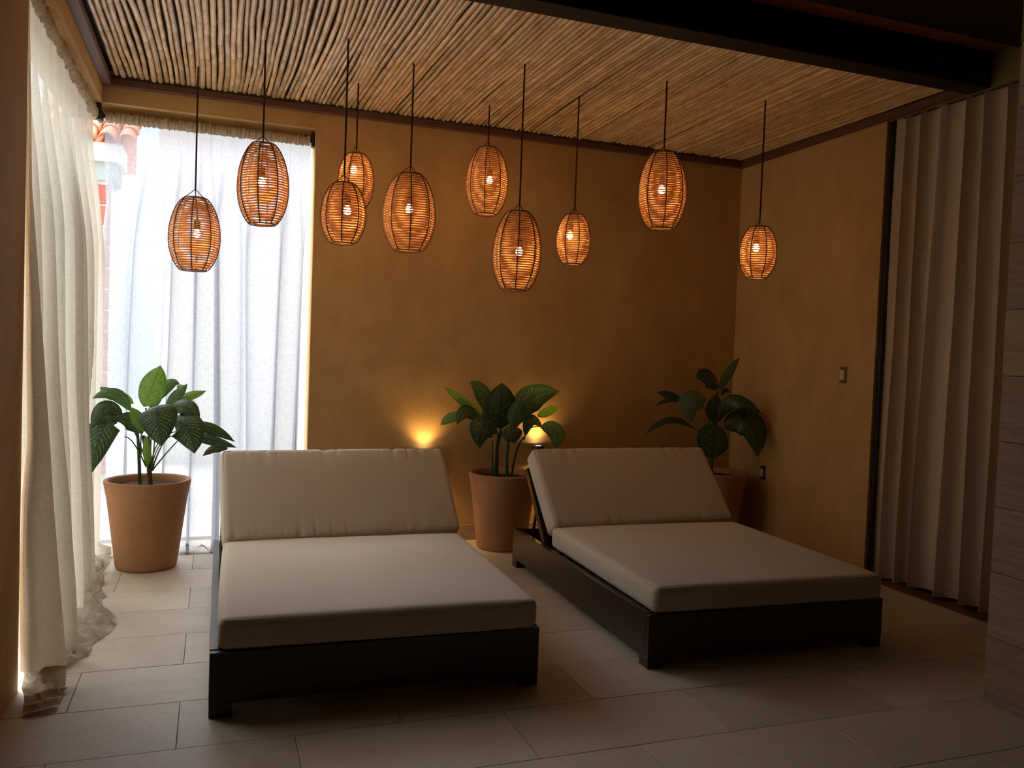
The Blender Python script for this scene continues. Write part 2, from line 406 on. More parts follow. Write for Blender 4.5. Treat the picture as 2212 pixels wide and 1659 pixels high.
for r_ in range(14):
    z = 3.16 - 0.215 * (r_ + 1)
    if r_ % 2:
        hb = MB(); hb.box(-0.0915, 0.0915, 0, 0.06, 0.0, 0.195); o = hb.build('brick', M['brick'], house, bevel=0.006, seg=1)
        o.location = (HX1 - 0.0965 + 1.5, R.uniform(-0.004, 0.004), z)
    for c_ in range(3):
        x = HX1 - 0.195 - c_ * 0.395 - (0.1975 if r_ % 2 else 0)
        if x - 0.19 < HX0 - 0.01: continue
        o = bk0 if first else bk0.copy()
        if not first: C.objects.link(o)
        o.location = (x + 1.5, R.uniform(-0.004, 0.004), z); first = False
b = MB(); b.box(HX0 + 1.45, HX1 + 1.55, -0.03, 0.5, 3.18, 3.37); b.build('lintel_band', M['grey_render'], house)
b = MB(); b.box(HX0 + 1.4, HX1 + 1.6, -0.08, 0.5, 3.37, 3.55); b.build('cornice', M['white_render'], house)
b = MB(); b.add([(HX0+1.4, -0.1, 3.55), (HX1+1.6, -0.1, 3.55), (HX1+1.6, 1.6, 4.35), (HX0+1.4, 1.6, 4.35), (HX0+1.4, 1.6, 3.55), (HX1+1.6, 1.6, 3.55)],
      [(0,1,2,3),(0,4,5,1),(0,3,4),(1,5,2),(3,2,5,4)]); b.build('roof', M['clay'], house)
rt = MB(); n = 7; vs = []; 
for k, y in enumerate((0.0, 0.42)):
    for rr in (0.085, 0.07):
        for j in range(n):
            a = PI * j / (n - 1); sc2 = 1.0 if k == 0 else 0.85
            vs.append((rr * sc2 * math.cos(a), y, rr * sc2 * math.sin(a)))
fs = []
for j in range(n - 1):
    fs += [(j, j+1, 2*n+j+1, 2*n+j), (n+j+1, n+j, 3*n+j, 3*n+j+1), (j+1, j, n+j, n+j+1), (2*n+j, 2*n+j+1, 3*n+j+1, 3*n+j)]
rt.add(vs, fs); rt0 = rt.build('roof_tile', M['clay'], house, smooth=True); first = True
for r_ in range(4):
    for c_ in range(9):
        o = rt0 if first else rt0.copy()
        if not first: C.objects.link(o)
        first = False
        o.location = (HX0 + 1.5 + c_ * 0.185, -0.16 + r_ * 0.32, 3.56 + r_ * 0.15); o.rotation_euler = (math.atan2(0.8, 1.7), 0, R.uniform(-0.03, 0.03))

# ------------------------------------------------------------------ room shell
def shell(name, boxes, mat, label=None):
    b = MB()
    for bx in boxes: b.box(*bx)
    o = b.build(name, mat); o['kind'] = 'structure'
    if label: o['label'] = label
    return o
T = 0.25
shell('wall_back', [(JX, XR + T, YB, YB + T, -0.05, 3.6), (XL - T, JX, YB, YB + 0.13, ZL, 3.6), (XL - T, JX, YB + 0.13, YB + T, ZL - 0.07, 3.6)], M['ochre'], 'ochre plastered rear wall with the window opening at its left')
shell('wall_left', [(XL - T, XL, YF, YPL, -0.05, 3.6), (XL - 0.13, XL, YPL, YB, ZL, 3.6), (XL - T, XL - 0.13, YPL, YB + T, ZL - 0.07, 3.6)], M['ochre'], 'ochre plastered left wall and lintel over the curtained opening')
shell('wall_right', [(XR, XR + T, YPR, YB, -0.05, 3.6)], M['ochre'], 'ochre plastered right wall beside the grey drape')
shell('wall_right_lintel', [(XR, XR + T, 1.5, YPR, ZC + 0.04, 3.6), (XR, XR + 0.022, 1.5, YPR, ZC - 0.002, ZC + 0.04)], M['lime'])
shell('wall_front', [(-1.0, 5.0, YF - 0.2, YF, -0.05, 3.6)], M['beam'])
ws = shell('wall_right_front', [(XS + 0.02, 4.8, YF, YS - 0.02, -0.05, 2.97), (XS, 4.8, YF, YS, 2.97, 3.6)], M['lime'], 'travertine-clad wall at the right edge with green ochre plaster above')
st_w, st_h = 0.62, 0.297
# travertine slabs on the inner face and on the end of the wall, ten courses
slab = MB(); slab.box(-0.0, 0.02, -st_w / 2 + 0.0015, st_w / 2 - 0.0015, 0.0015, st_h - 0.0015)
slab0 = slab.build('stone_slab', M['stone'], ws, bevel=0.0025, seg=1); first = True
for r_ in range(10):
    k = 0
    y = YS - st_w / 2 if r_ % 2 else YS - st_w
    if not r_ % 2:
        e = MB(); e.box(0, 0.02, -st_w / 4 + 0.0015, st_w / 4 - 0.0015, 0.0015, st_h - 0.0015)
        o = e.build('stone_slab', M['stone'], ws, bevel=0.0025, seg=1); o.location = (XS + R.uniform(-0.001, 0.001), YS - st_w / 4, r_ * st_h)
    while y > 0.6:
        yy = y if r_ % 2 else y - 0.0
        o = slab0 if first else slab0.copy()
        if not first: C.objects.link(o)
        first = False
        o.location = (XS + R.uniform(-0.0012, 0.0012), yy - (0 if r_ % 2 else 0), r_ * st_h)
        if not r_ % 2: o.location.y = y + 0.0
        y -= st_w
    e = MB(); e.box(XS + 0.021, 4.8, YS - 0.02, YS, r_ * st_h + 0.0015, (r_ + 1) * st_h - 0.0015)
    e.build('stone_slab', M['stone'], ws)
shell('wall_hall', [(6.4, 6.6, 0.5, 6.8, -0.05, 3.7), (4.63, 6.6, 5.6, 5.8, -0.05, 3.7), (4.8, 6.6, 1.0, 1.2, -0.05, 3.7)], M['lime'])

flo = struct('floor', 'pale limestone tiled floor')
b = MB(); b.box(XL - 0.6, 6.6, YF - 0.1, YB + 0.5, -0.06, -0.0022); b.build('grout_bed', M['grout'], flo)
TW, TH = 0.85, 0.431
t = MB(); t.box(-TW/2 + 0.0014, TW/2 - 0.0014, -TH/2 + 0.0014, TH/2 - 0.0014, -0.03, 0.0)
t0 = t.build('floor_tile', M['tile'], flo, bevel=0.001, seg=1); first = True
for r_ in range(-10, 9):
    yc = 2.80 + TH * (r_ + 0.5)
    if yc - TH/2 < YF: continue
    off = -0.095 if r_ % 2 else -0.52
    for c_ in range(-1, 6):
        xc = off + TW * (c_ + 0.5)
        if xc + TW/2 < XL - 0.1 or xc - TW/2 > XR + 0.5: continue
        if xc - TW/2 > XS + 0.1 and yc + TH/2 < YS: continue
        o = t0 if first else t0.copy()
        if not first: C.objects.link(o)
        first = False; o.location = (xc, yc, R.uniform(-0.0006, 0.0006))
        if yc + TH/2 > YB + 0.45: o.location.y = yc

cei = struct('ceiling', 'low ceiling of loose peeled river canes laid side by side')
b = MB(); b.box(XL - T, 6.6, 3.965, YB + T, ZC + 0.105, 3.7); b.box(XL - T, 6.6, 3.63, 3.966, 3.46, 3.7); b.build('backing_board', M['beam'], cei)
b = MB(); b.box(XL - T, 6.6, YF - 0.2, 3.64, ZF, 3.7); b.build('front_panel', M['beam'], cei)

def trim(name, boxes, mat, label, bev=0.003):
    b = MB()
    for bx in boxes: b.box(*bx)
    o = b.build(name, mat, bevel=bev, seg=1); o['kind'] = 'structure'; o['label'] = label; return o
trim('trim_1', [(XL, XR, YB - 0.045, YB - 0.001, ZC, ZC + 0.05)], M['trimwood'], 'dark wooden batten along the top of the rear wall')
trim('trim_2', [(XL + 0.001, XL + 0.06, 3.965, YB - 0.046, ZC, ZC + 0.05)], M['trimwood'], 'dark wooden batten along the left edge of the cane ceiling')
trim('trim_3', [(XR - 0.05, XR - 0.001, 3.965, YB - 0.046, ZC, ZC + 0.05)], M['trimwood'], 'dark wooden batten along the right edge of the cane ceiling')
trim('trim_4', [(XL, XR, 3.81, 3.965, ZC - 0.002, 3.43)], M['beam'], 'massive near black beam in front of the cane ceiling', 0.006)
trim('trim_5', [(XL, XR, 3.641, 3.809, 3.425, 3.45)], M['redwood'], 'red brown soffit board between the black beam and the front ceiling')
trim('trim_6', [(XR + 0.024, XR + 0.05, YPR - 0.03, YPR - 0.001, 0, ZC + 0.03)], M['black'], 'slim black frame post between the right wall and the drape')
trim('trim_7', [(XR, XR + T, YS, YPR - 0.056, 0.001, 0.012)], M['trimwood'], 'dark wooden threshold under the right drape')
trim('baseboard_back', [(JX, XR - 0.001, YB - 0.013, YB - 0.0005, 0.001, 0.125)], M['stone'], 'low stone baseboard along the rear wall')

# canes
def cane_mesh(xf, y0, y1, r0, r1, z0, rnd):
    v = []; f = []; nd = []; n = 8
    ys = []; y = y0; 
    nodes = [y0 + rnd.uniform(0.03, 0.12)]
    while nodes[-1] < y1 - 0.1: nodes.append(nodes[-1] + rnd.uniform(0.18, 0.38))
    ys.append((y0, 0.75, 0))
    prev = y0
    for q in nodes:
        if q > y1 - 0.02: break
        if q - 0.008 > prev + 0.02: ys.append(((prev + q) / 2, 0.97, 0))
        ys += [(q - 0.007, 1.0, 0), (q - 0.001, 1.06, 0.22), (q + 0.002, 1.04, 0.34), (q + 0.008, 0.98, 0)]
        prev = q
    ys += [(y1 - 0.012, 1.0, 0), (y1 - 0.004, 0.85, 0), (y1, 0.5, 0.3)]
    ys.sort()
    kink = {}
    ph = rnd.uniform(0, 6); zz = rnd.uniform(-0.003, 0.003)
    kn = [rnd.uniform(-0.0028, 0.0028) for _ in range(40)]
    for i, (y, s, d) in enumerate(ys):
        tt = (y - y0) / (y1 - y0); r = (r0 + (r1 - r0) * tt) * s
        kq = (y - y0) / 0.16; k0 = int(kq); kx = kn[k0] * (1 - (kq - k0)) + kn[k0 + 1] * (kq - k0)
        cx = xf(y) + kx; cz = z0 + zz + 0.003 * math.sin(2.3 * y + ph)
        for j in range(n):
            a = 2 * PI * j / n
            v.append((cx + r * math.cos(a), y, cz + r * math.sin(a))); nd.append(d)
    k = len(ys)
    for i in range(k - 1):
        for j in range(n):
            j2 = (j + 1) % n; f.append((i*n + j, (i+1)*n + j, (i+1)*n + j2, i*n + j2))
    f.append(tuple((k-1)*n + j for j in reversed(range(n)))); f.append(tuple(j for j in range(n)))
    return v, f, nd
rc = random.Random(21)
x = XL + 0.078; idx = 0
gaps = {}
while x < XR - 0.065:
    r0 = rc.uniform(0.0130, 0.0190); r1 = r0 + rc.uniform(-0.004, 0.004)
    r1 = max(0.012, min(0.0195, r1)); rm = (r0 + r1) / 2
    xc = x + rm
    def xf(y, xc=xc):
        e = min(1.0, max(0.0, (xc - XL - 0.06) / 0.2)) * min(1.0, max(0.0, (XR - xc) / 0.2))
        return xc + e * (0.020 * math.sin(1.3 * y + 1.7 * xc + 0.5) + 0.016 * noise.noise(Vector((xc * 8.0, y * 1.1, 3.0))))
    v, f, nd = cane_mesh(xf, 3.85, YB - 0.047 - rc.uniform(0.0, 0.03), r0, r1, ZC + 0.068, rc)
    o = mesh_obj('cane', v, f, M['cane'], cei, smooth=True)
    at = o.data.attributes.new('node', 'FLOAT', 'POINT'); at.data.foreach_set('value', nd)
    x += 2 * rm + (rc.uniform(0.008, 0.016) if rc.random() < 0.07 else rc.uniform(0.0005, 0.0045)); idx += 1
print('canes', idx)

# ------------------------------------------------------------------ curtains
def interp(tab, y):
    if y <= tab[0][0]: return tab[0][1]
    for (a, b), (c, d) in zip(tab, tab[1:]):
        if y <= c: return b + (d - b) * (y - a) / (c - a)
    return tab[-1][1]
def sm(a, b, x):
    t = max(0.0, min(1.0, (x - a) / (b - a))); return t * t * (3 - 2 * t)
def cloth(name, mat, parent, nu, nv, fn):
    v = []; f = []
    for i in range(nu + 1):
        for j in range(nv + 1): v.append(fn(i / nu, j / nv))
    for i in range(nu):
        for j in range(nv):
            a = i * (nv + 1) + j; f.append((a, a + nv + 1, a + nv + 2, a + 1))
    return mesh_obj(name, v, f, mat, parent, smooth=True)
def header(name, mat, parent, p0, p1, rad, seed, skew=0.0, fr=1.0):
    """gathered sleeve pushed together along the rod"""
    p0 = Vector(p0); p1 = Vector(p1); d = p1 - p0; L = d.length; n = int(L / 0.0035); m_ = 14
    t = d.normalized(); up = Vector((0, 0, 1)); sd = t.cross(up).normalized(); up = sd.cross(t)
    v = []; f = []
    for i in range(n + 1):
        s = i / n * L
        for j in range(m_):
            a = 2 * PI * j / m_
            ph = s + skew * math.cos(a) * 0.02
            r = rad * (1 + (0.42 if fr == 1 else 0.62) * noise.noise(Vector((ph * 85 * fr, seed, math.cos(a) * 0.9))) + 0.16 * noise.noise(Vector((ph * 22, seed + 4, math.sin(a)))))
            q = p0 + t * s + (sd * math.cos(a) + up * math.sin(a) * 1.12) * r
            v.append(q)
    for i in range(n):
        for j in range(m_):
            j2 = (j + 1) % m_; f.append((i*m_ + j, i*m_ + j2, (i+1)*m_ + j2, (i+1)*m_ + j))
    f.append(tuple(reversed(range(m_)))); f.append(tuple(n * m_ + j for j in range(m_)))
    return mesh_obj(name, v, f, mat, parent, smooth=True)
def folds(u, nf, seed, z01):
    """sideways offset of a fold, -1..1, irregular; folds spread and merge downward"""
    w = 2 * PI * nf * u + 4.0 * noise.noise(Vector((u * 3.1, seed, z01 * 0.55))) + 1.6 * noise.noise(Vector((u * 8.3, seed + 9, z01 * 0.9)))
    s = math.sin(w); return (abs(s) ** 0.8) * (1 if s > 0 else -1), math.cos(w)
EDGE = [(3.60,-.60),(3.64,-.57),(3.83,-.55),(3.90,-.60),(3.98,-.66),(4.10,-.64),(4.21,-.59),(4.3,-.52),(4.45,-.52),(4.62,-.46),(4.76,-.44),(4.87,-.46),(5.05,-.54),(5.22,-.57),(5.28,-.55),(5.40,-.61),(5.49,-.62),(5.56,-.59),(5.8,-.63),(6.1,-.62),(6.25,-.66)]
def left_sheet(u, v):
    # v: 0..0.8 hanging, 0.8..1 lying on the floor
    yt = 4.02 + u * 2.26
    NF = 8.5
    if v <= 0.8:
        h = v / 0.8; z = 3.0 * (1 - h) ** 1.0 + 0.03 * h
        s, c = folds(u, NF, 1.0, 1 - h)
        # fine gathers at the top that die out
        top = 1 - sm(0.0, 0.16, h)
        fine = noise.noise(Vector((yt * 38, 7, h * 3)))
        A = 0.012 + 0.052 * sm(0, 0.35, h) + 0.01 * h
        xc = -0.800 + 0.055 * sm(0.0, 0.5, h) + 0.05 * sm(0.5, 1.0, h)
        x = xc + A * s * (1 - 0.6 * top) + 0.010 * top * fine + 0.012 * noise.noise(Vector((yt * 4, h * 5, 2)))
        y = yt + 0.45 * A * c * sm(0, 0.3, h)
        x += 0.06 * sm(0.3, 1.0, h) * math.exp(-((u - 0.10) / 0.045) ** 2)
        y += -0.03 * sm(0.9, 1.0, h) * (1 - sm(0.0, 0.20, u)) - 0.03 * (1 - sm(0, 0.1, u)) * sm(0.2, 0.6, h)
        if y < 4.02: x = max(x, XL + 0.02) if y < 3.97 and h > 0.9 else x
        if h <= 0.9: y = max(y, 3.965)
        k = math.exp(-(u / 0.012) ** 2) * (1 - sm(0.93, 1.0, h)); x += (-0.768 - x) * k; y += (3.975 - y) * k
        if y > 5.6 and z > 0.08: x = min(x, -0.70)
        return (x, y, z)
    t = (v - 0.8) / 0.2
    x0, y0, _ = left_sheet(u, 0.8)
    y1 = 3.80 + u * 2.42
    y = y0 + (y1 - y0) * t * 0.95 + 0.03 * noise.noise(Vector((u * 30, t * 3, 4)))
    xe = interp(EDGE, y) + 0.015 * noise.noise(Vector((y * 9, 1, 1)))
    x = x0 + (xe - x0) * t
    rid = 1 - abs(2 * noise.noise(Vector((y * 8.5 + x * 5, x * 4 - y * 1.0, 5))))
    rid2 = 1 - abs(2 * noise.noise(Vector((y * 13 - x * 8, x * 17, 8))))
    bell = math.sin(PI * min(1, t * 1.0)) ** 0.6
    z = 0.03 * (1 - t) ** 2 + 0.004 + bell * (0.055 * max(0, rid) ** 2 + 0.016 * max(0, rid2) ** 2)
    return (x, y, max(0.003, z))
cl = empty('window_curtain', (-0.8, 5.1, 0), 'cream linen curtain over the left opening, its hem crumpled on the floor', 'curtain', 'sheer window curtains')
cl.location = (0, 0, 0)
cloth('sheet', M['sheer_left'], cl, 460, 150, left_sheet)
header('header', M['header'], cl, (-0.80, 3.97, 3.03), (-0.80, 6.31, 3.03), 0.035, 1.0, 1.0, 0.40)
PAN = [(0.0, -.742, -.565), (0.11, -.744, -.567), (0.46, -.750, -.599), (0.80, -.748, -.628), (1.05, -.730, -.645), (1.55, -.742, -.683), (2.13, -.756, -.729), (2.7, -.761, -.744), (3.0, -.766, -.752)]
def turned_edge(u, v):
    if v <= 0.78:
        h = v / 0.78; z = 3.0 * (1 - h) + 0.06 * h
        a = interp([(r_[0], r_[1]) for r_ in PAN], z); b_ = interp([(r_[0], r_[2]) for r_ in PAN], z)
        x = a + (b_ - a) * u
        y = 4.0 - 0.06 * math.sin(PI * u) * sm(0.1, 0.8, h) - 0.02 * h + 0.008 * noise.noise(Vector((u * 3, z * 3, 4)))
        y = max(y, 3.965) if x < XL + 0.02 else y
        return (x, y, z)
    t = (v - 0.78) / 0.22
    x0, y0, _ = turned_edge(u, 0.78)
    y = y0 + (3.655 + 0.03 * u - y0) * t + 0.02 * noise.noise(Vector((u * 4, t * 5, 3)))
    xa, xb = -0.722 + 0.05 * t, -0.555 + 0.02 * noise.noise(Vector((t * 7, 1, 6)))
    x = x0 + (xa + (xb - xa) * u - x0) * min(1, t * 3)
    ph = t * 3.2 * PI + u * 1.1 + 1.2 * noise.noise(Vector((u * 2.2, t * 2, 9)))
    z = 0.06 * max(0, 1 - t * 6) + 0.005 + 0.042 * abs(math.sin(ph)) ** 1.4 * (1 - 0.45 * t) * (0.55 + 0.45 * math.sin(PI * u))
    return (max(x, XL + 0.02) if t > 0 else x, y, z)
cloth('turned_edge', M['edge_cloth'], cl, 40, 220, turned_edge)
def back_sheet(u, v):
    xt = -0.735 + u * 1.392
    NF = 7.5
    if v <= 0.86:
        h = v / 0.86; z = 3.0 * (1 - h) + 0.03 * h
        s, c = folds(u, NF, 5.3, 1 - h)
        top = 1 - sm(0.0, 0.14, h)
        A = 0.010 + 0.036 * sm(0, 0.3, h) + 0.012 * h
        yc = 6.405 - 0.05 * sm(0.4, 1.0, h)
        y = yc + A * s * (1 - 0.6 * top) + 0.008 * top * noise.noise(Vector((xt * 45, 3, h * 3)))
        xx = xt + (0.9 + 0.5 * noise.noise(Vector((u * 7, 31, h)))) * A * c * sm(0, 0.3, h) + 0.06 * noise.noise(Vector((u * 2.2, h * 0.8, 11))) * sm(0.2, 1, h) * math.sin(PI * u)
        xx += (-0.02 * sm(0.1, 0.55, h)) * (1 - sm(0, 0.08, u)) - 0.025 * h * sm(0.9, 1.0, u)
        return (xx, y, z)
    t = (v - 0.86) / 0.14
    x0, y0, _ = back_sheet(u, 0.86)
    ye = 6.225 + 0.03 * noise.noise(Vector((x0 * 5, 2, 2)))
    y = y0 + (ye - y0) * t; x = x0 + 0.03 * t * noise.noise(Vector((x0 * 6, 9, 2)))
    rid = 1 - abs(2 * noise.noise(Vector((x * 6, y * 9, 15))))
    z = 0.03 * (1 - t) ** 2 + 0.004 + math.sin(PI * t) ** 0.6 * 0.05 * max(0, rid) ** 2
    return (x, y, max(0.003, z))
cb = empty('window_curtain', (0, 0, 0), 'bright white sheer curtain over the rear window behind the potted plant', 'curtain', 'sheer window curtains')
cloth('sheet', M['sheer'], cb, 360, 130, back_sheet)
header('header', M['header'], cb, (-0.73, 6.405, 3.03), (0.645, 6.405, 3.03), 0.032, 6.0)
def rod(name, p0, p1, label, ends):
    e = empty(name, (0, 0, 0), label, 'curtain rod', 'curtain rods in the window heads')
    t = MB(); t.tube([p0, p1], 0.011, 10); t.build('pole', M['black'], e, smooth=True)
    for bx in ends:
        b = MB(); b.box(*bx); b.build('bracket', M['black'], e, bevel=0.004)
rod('curtain_rod', (0.668, 6.405, 3.03), (-0.79, 6.405, 3.03), 'dark rod with square black brackets over the rear window', [(0.655, JX - 0.001, 6.37, 6.435, 2.985, 3.09), (-0.775, -0.745, 6.37, 6.435, 2.99, 3.06)])
rod('curtain_rod', (-0.80, 3.96, 3.03), (-0.80, 6.36, 3.03), 'dark rod with a black corner bracket over the left opening', [(-0.83, -0.75, 6.325, 6.365, 2.99, 3.10)])
def right_sheet(u, v):
    yt = 4.59 - u * 1.74
    h = v; z = (ZC + 0.025) * (1 - h) + 0.035 * h - 0.02 * (1 - sm(0, 0.12, u)) * h
    s, c = folds(u, 12.5, 12.7, 1 - h)
    A = (0.042 + 0.014 * h) * (0.35 + 0.65 * sm(0, 0.06, u))
    x = XR + 0.085 + A * s + 0.01 * noise.noise(Vector((yt * 4, h * 3, 2)))
    x -= 0.045 * math.exp(-(u / 0.02) ** 2)
    y = yt + 0.5 * A * c + 0.10 * noise.noise(Vector((u * 2.5, h * 0.7, 17))) * h * math.sin(PI * u) + 0.03 * sm(0.3, 0.9, h) * (1 - sm(0, 0.08, u))
    y = min(y, YPR - 0.034)
    return (x, y, z)
cr = empty('drape', (0, 0, 0), 'heavy taupe drape hanging to the floor in the right opening', 'curtain')
cloth('sheet', M['drape'], cr, 300, 60, right_sheet)
t = MB(); t.tube([(XR + 0.085, YS, ZC + 0.02), (XR + 0.085, YPR - 0.06, ZC + 0.02)], 0.01, 8); t.build('track', M['black'], cr)

# ------------------------------------------------------------------ daybeds
def axis(hh, r, n):
    out = [-hh, -hh + 0.12 * r, -hh + 0.4 * r, -hh + 0.7 * r]; a = -hh + r
    for i in range(n + 1): out.append(a + (2 * hh - 2 * r) * i / n)
    return out + [hh - 0.7 * r, hh - 0.4 * r, hh - 0.12 * r, hh]
def cushion(name, mat, parent, W_, D_, H_, r, puff, seed, M4=None, pucker=0.0, nxx=44):
    hx, hy, hz = W_/2, D_/2, H_/2
    ax, ay, az = axis(hx, r, nxx), axis(hy, r, 30), axis(hz, r, 3)
    verts = []; vid = {}; faces = []
    def vert(i, j, k):
        key = (i, j, k)
        if key in vid: return vid[key]
        p = Vector((ax[i], ay[j], az[k]))
        q = Vector((max(-hx + r, min(hx - r, p.x)), max(-hy + r, min(hy - r, p.y)), max(-hz + r, min(hz - r, p.z))))
        d = p - q
        if d.length > 1e-9: p = q + d.normalized() * r
        fx_ = max(0, 1 - (p.x / hx) ** 4); fy_ = max(0, 1 - (p.y / hy) ** 4); fz_ = max(0, 1 - (p.z / hz) ** 2)
        sgn = 1 if p.z > 0 else -1
        up = abs(p.z) > hz - r
        n1 = noise.noise(Vector((p.x * 1.7 + seed, p.y * 1.7, seed))) * 0.006
        if up: p.z += sgn * (puff * (fx_ * fy_) ** 0.7 + n1 * fx_ * fy_)
        if abs(p.y) > hy - r: p.y += (1 if p.y > 0 else -1) * (0.008 * fz_ * fx_)
        if abs(p.x) > hx - r: p.x += (1 if p.x > 0 else -1) * (0.008 * fz_ * fy_)
        if pucker and sgn > 0:
            # short creases that start at the seams of the long sides
            for sy in (-1, 1):
                dd = hy - sy * p.y
                if dd < 0.16:
                    cr_ = noise.noise(Vector((p.x * 11 + seed, sy * 3.0, 1))); cr_ = max(0, 1 - abs(cr_) * 9) * max(0, 0.55 + 1.5 * noise.noise(Vector((p.x * 3.1 + seed, sy * 5.0, 7))))
                    p.z -= pucker * cr_ * math.exp(-dd / 0.05) * (1 if dd > 0.01 else 0.5)
        if M4 is not None: p = M4 @ p
        vid[key] = len(verts); verts.append(p); return vid[key]
    nx, ny, nz = len(ax)-1, len(ay)-1, len(az)-1
    for i in range(nx):
        for j in range(ny):
            faces.append((vert(i,j,nz), vert(i+1,j,nz), vert(i+1,j+1,nz), vert(i,j+1,nz)))
            faces.append((vert(i,j,0), vert(i,j+1,0), vert(i+1,j+1,0), vert(i+1,j,0)))
    for i in range(nx):
        for k in range(nz):
            faces.append((vert(i,0,k), vert(i+1,0,k), vert(i+1,0,k+1), vert(i,0,k+1)))
            faces.append((vert(i,ny,k), vert(i,ny,k+1), vert(i+1,ny,k+1), vert(i+1,ny,k)))
    for j in range(ny):
        for k in range(nz):
            faces.append((vert(0,j,k), vert(0,j,k+1), vert(0,j+1,k+1), vert(0,j+1,k)))
            faces.append((vert(nx,j,k), vert(nx,j+1,k), vert(nx,j+1,k+1), vert(nx,j,k+1)))
    o = mesh_obj(name, verts, faces, mat, parent, smooth=True)
    for s in (1, -1):
        pts = []; e = r * 0.3; rr_ = r * 1.1
        for cxs, cys, a0 in ((1, -1, -PI/2), (1, 1, 0), (-1, 1, PI/2), (-1, -1, PI)):
            for q in range(6):
                a = a0 + PI/2 * q / 5
                pts.append(Vector((cxs * (hx - rr_) + (rr_ - e) * math.cos(a), cys * (hy - rr_) + (rr_ - e) * math.sin(a), s * (hz - e))))
        full = []
        for a, b in zip(pts, pts[1:] + pts[:1]):
            dn = max(1, int((b - a).length / 0.08))
            for q in range(dn): full.append(a + (b - a) * q / dn)
        if M4 is not None: full = [M4 @ p for p in full]
        tb = MB(); tb.tube(full, 0.0032, 6, closed=True); tb.build('piping', M['piping'], o, smooth=True)
    return o
BW, BL, HF, HM = 1.41, 2.012, 0.268, 0.395
def make_daybed():
    e = empty('daybed', (0, 0, 0))
    for s, x0 in ((0, 0.0), (1, BW - 0.035)):
        b = MB(); b.box(x0, x0 + 0.035, 0.035, BL, 0.055, HF); b.build('side_board', M['darkwood'], e, bevel=0.002, seg=1)
    b = MB(); b.box(0, BW, 0, 0.0345, 0.055, HF - 0.004); b.build('front_board', M['darkwood'], e, bevel=0.002, seg=1)
    b = MB(); b.box(0.0355, BW - 0.0355, BL - 0.035, BL, 0.055, HF - 0.004); b.build('rear_board', M['darkwood'], e, bevel=0.002, seg=1)
    for lx in (0.0, BW - 0.09):
        for ly in (0.0, BL - 0.09):
            b = MB(); b.box(lx + 0.001, lx + 0.089, ly + 0.001, ly + 0.089, 0.0, 0.0545); b.build('leg', M['darkwood'], e, bevel=0.002, seg=1)
    for k in range(9):
        y = 0.10 + k * 0.155
        b = MB(); b.box(0.036, BW - 0.036, y, y + 0.09, 0.225, 0.245); b.build('base_slat', M['darkwood'], e, bevel=0.002, seg=1)
    for x0 in (0.0355, BW - 0.0655):
        b = MB(); b.box(x0, x0 + 0.03, 0.036, BL - 0.036, 0.19, 0.2245); b.build('ledger', M['darkwood'], e)
    # seat mattress
    sw, sd, sh = BW - 0.045, 1.425, 0.132
    M4 = Matrix.Translation((0.030, 0.006, 0.2465 + 0.0175 + sh / 2)) @ Matrix.Rotation(-0.016, 4, 'Z') @ Matrix.Translation((sw / 2, sd / 2, 0))
    mt = cushion('mattress', M['canvas'], e, sw, sd, sh, 0.034, 0.012, 3.3, M4)
    # reclining back: local y runs up the back, local z points to the sitter
    ang = math.atan2(0.45, 0.40)
    d = Vector((0, math.cos(ang), math.sin(ang))); nrm = Vector((0, -math.sin(ang), math.cos(ang)))
    foot = Vector((0, 1.405, 0.405)); L_ = 0.62; th = 0.14
    def frame(px_, along, depth):
        q = foot + d * along - nrm * depth; return Vector((px_, q.y, q.z))
    Rm = Matrix(((1, 0, 0), (0, d.y, nrm.y), (0, d.z, nrm.z))).to_4x4()
    cc = frame(0.038 + (sw + 0.03) / 2, L_ / 2, th / 2) + Vector((0, 0.004, 0))
    bc = cushion('back_cushion', M['canvas'], e, sw + 0.03, L_, th, 0.032, 0.010, 8.1, Matrix.Translation(cc) @ Matrix.Rotation(0.062, 4, 'Z') @ Rm, pucker=0.014, nxx=150)
    bf = None
    rails = []
    for x0 in (0.037, BW - 0.077):
        b = MB(); c8 = [(x0 + dx, ) for dx in (0, 0.04)]
        vs = []
        for dep in (th + 0.012, th + 0.057):
            for al in (-0.16, 0.55):
                for dx in (0, 0.04): vs.append(frame(x0 + dx, al, dep))
        b.add(vs, [(0,1,3,2),(4,6,7,5),(0,4,5,1),(2,3,7,6),(0,2,6,4),(1,5,7,3)])
        b.build('back_rail', M['darkwood'], e, bevel=0.002, seg=1)
    for k in range(5):
        al = 0.01 + k * 0.122; vs = []
        for dep in (th + 0.018, th + 0.038):
            for a2 in (al, al + 0.07):
                for px_ in (0.0855, BW - 0.0855): vs.append(frame(px_, a2, dep))
        b = MB(); b.add(vs, [(0,1,3,2),(4,6,7,5),(0,4,5,1),(2,3,7,6),(0,2,6,4),(1,5,7,3)])
        b.build('back_slat', M['darkwood'], e, bevel=0.002, seg=1)
    for x0 in (0.10, BW - 0.10):
        p = frame(x0, 0.36, th + 0.04); b = MB(); b.tube([p, (x0, 1.90, 0.20)], 0.011, 8); b.build('prop', M['black'], e, smooth=True)
    return e
bed = make_daybed()
bed2 = copy_tree(bed)
bed.location = (0.015, 3.460, 0); bed.rotation_euler = (0, 0, -0.008)
bed2.location = (2.009, 3.4815, 0); bed2.rotation_euler = (0, 0, -0.0148)
G = 'taupe cushioned daybeds'
tag(bed, 'dark wood double daybed with taupe cushions standing nearest the rear window', 'daybed', G)
tag(bed2, 'dark wood double daybed with taupe cushions standing beside the right wall and drape', 'daybed', G)

